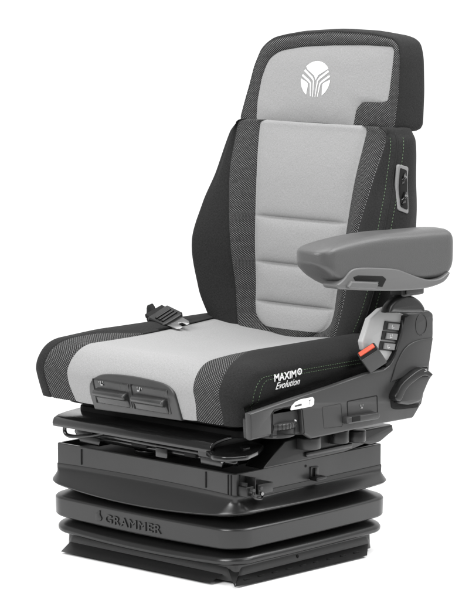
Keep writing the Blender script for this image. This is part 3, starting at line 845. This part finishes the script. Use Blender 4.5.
# local: u = width, v = thickness, w = along the buckle (sign found below)
sgn = 1 if (fr_(Vector((0, 0, 1)))-fr_(Vector((0, 0, 0)))).dot(Lx) > 0 else -1
prism("buckle_body", fillet(rect(-.0205, .0205, -.0145, .0145), .004), 'z', 0, sgn*.040, M_PLAST, bk_, .002, 0, 3, warp=w_)
prism("buckle_rim", fillet(rect(-.0188, .0188, -.0127, .0127), .003), 'z', -sgn*.0008, sgn*.002, M_DARK, bk_, .0003, 0, 2, warp=w_)
prism("release_button", fillet(rect(-.0175, .0172, -.0095, .0030), .002), 'z', -sgn*.0035, sgn*.003, M_RED, bk_, .0015, 0, 3, warp=w_)
prism("buckle_stalk", fillet(rect(-.012, .012, -.004, .004), .002), 'z', sgn*.040, sgn*.046, M_PLASTB, bk_, .001, 0, 2, warp=w_)

# ---- belt tongue lying behind the far flank of the cushion
bt_ = bpy.data.objects.new("belt_tongue", None); scene.collection.objects.link(bt_); bt_.parent = seat
fr2 = framed(P(165, 316.5, x=-.205), (.125, -.01, -.028), (0, .045, .022))
prism("webbing", fillet([(-.040, -.023), (-.012, -.023), (-.012, .023), (-.036, .023)], .003), 'z', -.006, .004, M_BLACK, bt_, .002, 0, 3, warp=fr2)
prism("tongue_cover", fillet([(-.024, -.028), (.024, -.027), (.029, -.022), (.031, .022), (.025, .028), (-.024, .028)], .004), 'z', -.005, .005, M_PLASTB, bt_, .0025, 0, 3, warp=fr2)
for uu in (-.004, .006, .016): prism("grip_bar", fillet(rect(uu-.003, uu+.003, -.021, .021), .002), 'z', .004, .0085, M_PLASTB, bt_, .0015, 0, 3, warp=fr2)
prism("tongue_plate", fillet([(.020, -.021), (.058, -.018), (.064, -.012), (.064, -.004), (.050, -.004), (.047, .000), (.050, .004), (.066, .004), (.066, .012), (.058, .017), (.020, .019)], .0025), 'z', -.0012, .0014, M_STEEL, bt_, .0006, 0, 2, warp=fr2)
bm = bmesh.new(); add_tube(bm, spline([fr2(Vector((-.036, 0, 0))), fr2(Vector((-.055, .0, -.02))), (-.285, .16, .40), (-.26, .18, .34)], 8), .006, 10, squash=3.0)
finish(bm, "belt_strap", M_BLACK, bt_, None)

# ---- hinge brackets at the foot of the backrest
for x0, x1 in ((-.236, -.214), (.236, .262)):
    prism("backrest_hinge", fillet([(.19, .33), (.30, .33), (.32, .42), (.315, .50), (.295, .52), (.25, .47), (.21, .42)], .02), 'x', x0, x1, M_PLASTB, seat, .004)

# ---- mechanism between the cushion and the suspension box
me_ = bpy.data.objects.new("slide_mechanism", None); scene.collection.objects.link(me_); me_.parent = seat
box("carrier_plate", -.215, .235, -.19, .21, .282, .298, M_DARK, me_, .003, .02)
for x in (-.17, .17):
    box("slide_rail", x-.022, x+.022, -.215, .21, .240, .282, M_MECH, me_, .004, .004)
    box("rail_foot", x-.03, x+.03, -.20, .20, .221, .240, M_GLOSS, me_, .003, .004)
# front tray bar: flat top that rolls over into a lip
tray = [(y+.053, z) for y, z in ((-.300, .2605), (-.302, .268), (-.298, .277), (-.285, .2825), (-.262, .2855), (-.215, .289), (-.190, .289), (-.190, .283), (-.215, .282), (-.262, .278), (-.284, .274), (-.292, .269), (-.294, .2605))]
tr_ = prism("front_tray", tray, 'x', -.226, .215, M_GLOSS, me_, .0015, angle=50)
bm = bmesh.new(); add_tube(bm, spline([(-.206, -.232, .262), (-.207, -.232, .250), (-.200, -.232, .2425), (-.18, -.230, .2415), (-.14, -.226, .2475), (-.11, -.217, .255)], 6), .0042, 10)
finish(bm, "tray_bracket", M_GLOSS, me_, None)
for x, w_, z0 in ((-.125, .012, .240), (-.02, .022, .236), (.055, .010, .242), (.12, .016, .234)):
    box("cross_link", x-w_, x+w_, -.208, -.14, z0, .266, M_DARK, me_, .003, .004)  # near-black colour paints in the shade under the cushion
prism("round_plate", circ(-.045, -.15, .032, 40), 'z', .214, .2235, M_GLOSS, me_, .002)
box("guide_block", .03, .062, -.212, -.17, .224, .244, M_GLOSS, me_, .002, .003)
bm = bmesh.new(); add_tube(bm, [(-.20, -.205, .247), (.21, -.205, .247)], .006, 12); finish(bm, "cross_bar", M_GLOSS, me_, None)
bm = bmesh.new(); add_tube(bm, [(-.21, -.19, .236), (.23, -.19, .236)], .008, 12); finish(bm, "cross_bar", M_GLOSS, me_, None)
# broad fore-and-aft handle in front of the near corner
pad_ = [P(206, 452, z=.262), P(209, 444, z=.262), P(228, 435.5, z=.262), P(246, 439.5, z=.262), P(264, 445.5, z=.262), P(258, 452, z=.262), P(248, 456.5, z=.262), P(226, 458.5, z=.262), P(212, 456.5, z=.262)]
fh = prism("slide_handle", fillet([(p.x, p.y) for p in pad_], .02), 'z', .2545, .264, M_GLOSS, me_, .0022)
prism("handle_rib", fillet([(p.x, p.y) for p in (P(240, 448, z=.2645), P(246, 446.5, z=.2645), P(250, 448.5, z=.2645), P(244, 450, z=.2645))], .002), 'z', .262, .2675, M_GLOSS, fh, .0015)
bm = bmesh.new(); add_tube(bm, spline([P(222, 462, z=.236), P(226, 463.5, z=.230), P(232, 462, z=.226)], 6), .003, 8); finish(bm, "release_wire", M_STEEL, me_, None)
# side pieces under the console: dials and brackets
def knob(name, px, py, r, z0, z1, x, m=M_PLAST):
    c = P(px, py, x=x); return prism(name, circ(x-.0, c.y, r, 44), 'z', z0, z1, m, me_, .003)
knob("adjuster_dial", 308, 447, .026, .244, .268, .262, M_PLAST)
knob("adjuster_dial", 338, 446, .022, .243, .270, .262, M_PLASTB)
knob("adjuster_dial", 356, 443, .020, .238, .262, .262, M_PLASTB)
prism("side_bracket", fillet([sx(*q, .255) for q in ((262, 470), (268, 462), (285, 441), (300, 437), (355, 430), (392, 424), (390, 432), (375, 440), (360, 446), (345, 452), (300, 462))], .004), 'x', .205, .255, M_MECH, me_, .003)
prism("rear_link", fillet([sx(*q, .25) for q in ((358, 430), (388, 424), (389, 430), (376, 441), (366, 444), (356, 442))], .003), 'x', .20, .262, M_MECH, me_, .003)
box("link_plate", .235, .262, -.02, .12, .226, .236, M_GLOSS, me_, .002, .004)

# ---- suspension: steel box, rubber bellows, foot
sus = bpy.data.objects.new("suspension_base", None); scene.collection.objects.link(sus); sus.parent = seat
def rrect(hx, hy, r, n=8, bow=0., cy=.006):
    """rounded rectangle, points anticlockwise; bow pushes the middles of the sides outward"""
    pts = []
    cs = [(hx-r, hy-r, 0), (-hx+r, hy-r, 90), (-hx+r, -hy+r, 180), (hx-r, -hy+r, 270)]
    for q, (cx, cy_, a0) in enumerate(cs):
        for k in range(n+1):
            a = R(a0+90*k/n); pts.append([cx+r*math.cos(a), cy_+r*math.sin(a)])
        nx = cs[(q+1) % 4]; a = R(a0+90); s = [cx+r*math.cos(a), cy_+r*math.sin(a)]; e = [nx[0]+r*math.cos(R(nx[2])), nx[1]+r*math.sin(R(nx[2]))]
        for k in range(1, 14): t = k/14; pts.append([s[0]*(1-t)+e[0]*t, s[1]*(1-t)+e[1]*t])
    out = []
    for x, y in pts:
        k = bow*(1-(x/hx)**2)*(1 if abs(y) > hy-r*.5 else 0); j = bow*(1-(y/hy)**2)*(1 if abs(x) > hx-r*.5 else 0)
        out.append((x+math.copysign(j, x), y+cy+math.copysign(k, y), ))
    return out
HX, HY, CY = .249, .2215, .006
# steel box with an open rim
bm = bmesh.new()
def loft(bm, secs, mi=0, cap0=False, cap1=False):
    rr = []
    for pts, z in secs: rr.append([bm.verts.new((p[0], p[1], z(p) if callable(z) else z)) for p in pts])
    n = len(rr[0])
    for a, b in zip(rr, rr[1:]):
        for k in range(n): bm.faces.new((a[k-1], a[k], b[k], b[k-1])).material_index = mi
    if cap0: bm.faces.new(rr[0][::-1]).material_index = mi
    if cap1: bm.faces.new(rr[-1]).material_index = mi
loft(bm, [(rrect(HX, HY, .006), .165), (rrect(HX, HY, .006), .217), (rrect(HX-.0012, HY-.0012, .006), .2185), (rrect(HX-.006, HY-.006, .006), .2185), (rrect(HX-.006, HY-.006, .006), .205)], 0, False, False)
loft(bm, [(rrect(HX-.0058, HY-.0058, .006), .2048), (rrect(HX-.0058, HY-.0058, .006), .2052)], 1, False, True)
sbx = finish(bm, "steel_box", [M_PAINT, M_DARK], sus)
# welded corner posts, seams, bolt, hook, valve block
for x in (-.175, .172): box("panel_seam", x-.0012, x+.0012, -.2175, -.2145, .182, .214, M_DARK, sbx, .0003, .0003)
for dx in (.010, .018): box("corner_seam", HX-dx-.0012, HX-dx+.0012, -.2172, -.2145, .176, .216, M_DARK, sbx, .0003, .0003)
box("corner_seam", HX-.001, HX+.0016, -.204, -.2015, .176, .216, M_DARK, sbx, .0003, .0003)
c = P(306, 466, x=HX+.001); prism("bolt_hole", circ(c.y, c.z, .0028, 20), 'x', HX-.002, HX+.0008, M_DARK, sbx, .0002)
hk = [P(*q, x=HX+.003) for q in ((311, 467), (319, 466), (319, 479), (311, 480))]
hb = prism("hook_plate", [yz(p) for p in hk], 'x', HX-.001, HX+.003, M_PAINT, sbx, .001, .002)
hk2 = [P(*q, x=HX+.009) for q in ((314.5, 469.5), (319, 469), (319, 478), (314.5, 479))]
prism("hook_opening", [yz(p) for p in hk2], 'x', HX+.002, HX+.0036, M_DARK, hb, .0003, .0015)
c = P(319, 478, x=HX+.015); box("hook", HX+.002, HX+.022, c.y-.014, c.y+.016, c.z-.0045, c.z+.003, M_PLASTB, hb, .002, .003)
box("hook_stem", HX+.002, HX+.008, c.y-.003, c.y+.004, c.z, c.z+.019, M_PLASTB, hb, .001, .001)
# air valve block near the front corner
vb = bpy.data.objects.new("air_valve", None); scene.collection.objects.link(vb); vb.parent = sus
c = P(255, 489, x=HX+.018)
box("valve_body", HX, HX+.030, c.y-.002, c.y+.040, c.z-.010, c.z+.010, M_PLASTB, vb, .0015, .002)
box("valve_body", HX, HX+.024, c.y-.030, c.y-.004, c.z-.012, c.z+.008, M_PLASTB, vb, .0015, .002)
box("valve_fin", HX, HX+.026, c.y-.0085, c.y-.0055, c.z-.013, c.z+.024, M_PLASTB, vb, .0006, .0006)
box("valve_fin", HX, HX+.020, c.y-.026, c.y-.0235, c.z-.013, c.z+.016, M_PLASTB, vb, .0006, .0006)
for dy, dz in ((-.018, .002), (-.014, -.010), (.004, .003), (.006, -.008)):
    bm = bmesh.new(); add_tube(bm, [(HX+.018, c.y+dy, c.z+dz), (HX+.034, c.y+dy-.002, c.z+dz)], .0035, 14); finish(bm, "valve_port", M_STEEL if dy > 0 and dz < 0 else M_PLAST, vb, 40)
bm = bmesh.new(); add_tube(bm, spline([(HX+.03, c.y-.018, c.z+.0), (HX+.034, c.y-.02, c.z-.012), (HX+.026, c.y+.01, c.z-.020), (HX+.01, c.y+.03, c.z-.014)], 8), .0022, 8); finish(bm, "air_hose", M_PLASTB, vb, None)

# bellows: sections from foot to top, offsets from the box; the middles sag and bow
def sag(z, amt): return lambda p: z-amt*(1-min(1, abs(p[0])/.27)**2)*(1 if p[1] < -.18 else 0)+.012*((p[1]+.22)/.44 if p[0] > 0 else 0)*(z/.2)*0
prof = [  # offset, z, corner radius, bow, sag
 (-.010, .002, .020, .0, 0), (-.012, .022, .022, .0, 0), (-.016, .036, .024, .0, .0), (-.012, .0385, .030, .0, .003), (.004, .038, .045, .004, .007), (.0105, .0405, .050, .006, .008), (.0125, .0445, .052, .007, .008), (.0115, .0500, .050, .007, .008),
 (.006, .0560, .048, .006, .007), (-.014, .0640, .040, .003, .004), (-.026, .0675, .030, .0, .002), (-.030, .0700, .030, .0, .001), (-.026, .0715, .030, .0, .001), (-.004, .0700, .040, .003, .003), (.009, .0705, .045, .006, .004), (.0135, .0740, .046, .008, .004),
 (.0140, .0790, .046, .009, .003), (.0145, .1040, .046, .009, .001), (.0138, .1090, .045, .009, .000), (.0105, .1128, .044, .008, 0), (.003, .1160, .042, .006, 0), (-.014, .1235, .036, .002, .001), (-.024, .1270, .030, .0, .002), (-.027, .1300, .030, .0, .004), (-.024, .1325, .030, .0, .006), (-.004, .1345, .040, .004, .008),
 (.0095, .1375, .044, .009, .012), (.0150, .1400, .048, .013, .014), (.0188, .1432, .050, .015, .014), (.0182, .1462, .049, .015, .013), (.0118, .1530, .036, .010, .007), (.0055, .1595, .022, .004, -.001), (.0020, .1655, .010, .0, -.005), (.0016, .1720, .008, .0, -.005), (.0014, .1750, .008, .0, -.005)]
def dens(prof, n=4):
    out = []
    arr = [np.array(p, float) for p in prof]
    for i in range(len(arr)-1):
        a, b, c_, d = arr[max(0, i-1)], arr[i], arr[i+1], arr[min(len(arr)-1, i+2)]
        for k in range(n):
            t = k/n; out.append(.5*(2*b+(c_-a)*t+(2*a-5*b+4*c_-d)*t*t+(3*b-a-3*c_+d)*t**3))
    out.append(arr[-1]); return out
bm = bmesh.new()
loft(bm, [(rrect(HX+o, HY+o, max(.004, r_), 10, bow), sag(z, s)) for o, z, r_, bow, s in dens(prof)])
bel = finish(bm, "bellows", M_RUB, sus, 60)
# raised word and drop mark on the front band
a = P(97.5, 516.5, y=-.2450); b = P(158.5, 528.0, y=-.2450); dirv = (b-a).normalized()
yb_ = lambda x: -(HY+.0142)+CY-.009*(1-(x/HX)**2)
belT = tree_of(bel)
bmg = text_bm("GRAMMER", .0245, .0016, ((0, 0, 0), (1, 0, 0), (0, 0, 1), (0, 1, 0)), bold=-.0002, spacing=1.12, bevel=.0006)
xs2 = [v.co.x for v in bmg.verts]; w0, w1 = min(xs2), max(xs2)
xg0, xg1 = P(103, 520, y=-.245).x, P(159, 525, y=-.245).x
for v in bmg.verts:
    x = xg0+(v.co.x-w0)/(w1-w0)*(xg1-xg0); v.co = Vector((x, surf_y(belT, x, .088, -.24)+.0002+(-.0026 if v.co.y < -.0018 else (-.0018 if v.co.y < 0 else .0012)), .0790+v.co.z*1.0))
xd0 = P(97, 519, y=-.245).x
drop = fillet([(xd0-.011, .082), (xd0-.009, .094), (xd0+.003, .103), (xd0+.002, .094), (xd0+.008, .086), (xd0+.004, .080), (xd0-.006, .079)], .003)
yd_ = surf_y(belT, xd0, .088, -.24)
add_prism(bmg, drop, 'y', yd_-.0024, yd_+.003, .0008)
finish(bmg, "raised_lettering", M_RUB, bel, 30)

# foot: skirt plate with flared flanges
ft = bpy.data.objects.new("foot_plate", None); scene.collection.objects.link(ft); ft.parent = sus
def flange(name, pts, par):
    bm = bmesh.new(); vs = [bm.verts.new(p) for p in pts]; bm.faces.new(vs)
    bmesh.ops.solidify(bm, geom=bm.faces[:], thickness=.0022); return finish(bm, name, M_PAINT, par, 30)
xL, xR = -HX+.034, HX-.016
yF = -HY+CY+.012
bm = bmesh.new()
loft(bm, [(rrect(HX-.013, HY-.013, .012), .0015), (rrect(HX-.014, HY-.014, .012), .040)], 0, True, False)
finish(bm, "foot_skirt", M_PAINT, ft)
# front flange flares forward to a thin edge
fa = [P(61, 551.5, z=.001), P(210, 583.0, z=.001)]
flange("front_flange", [(-.222, yF-.001, .013), (.205, yF-.001, .013), (fa[1].x, fa[1].y, .001), (fa[0].x, fa[0].y, .001)], ft)
sa = [P(234.5, 587, z=.001), P(367, 555.5, z=.001)]
sfl = flange("side_flange", [(HX-.0125, -.190, .013), (HX-.0125, .20, .013), (sa[1].x, sa[1].y+.0, .001), (sa[0].x, sa[0].y, .001)], ft)
flange("corner_gusset", [(HX-.03, yF, .026), (HX-.0125, -.190, .020), (sa[0].x, sa[0].y, .001)], ft)
# row of slots in the side flange
for k in range(9):
    t = (k+.7)/9.6; p = Vector((HX-.0125, -.190+.39*t, .013)).lerp(Vector((sa[0].x+(sa[1].x-sa[0].x)*t, sa[0].y+(sa[1].y-sa[0].y)*t, .001)), .55)
    bm = bmesh.new(); add_tube(bm, [p+Vector((.0006, -.008, .0010)), p+Vector((.0006, .008, .0010))], .0018, 8); finish(bm, "slot", M_DARK, sfl, None)
c = P(297.5, 556.5, x=HX-.012); prism("bolt_hole", circ(c.y, c.z, .0038, 20), 'x', HX-.014, HX-.0115, M_DARK, ft, .0003)
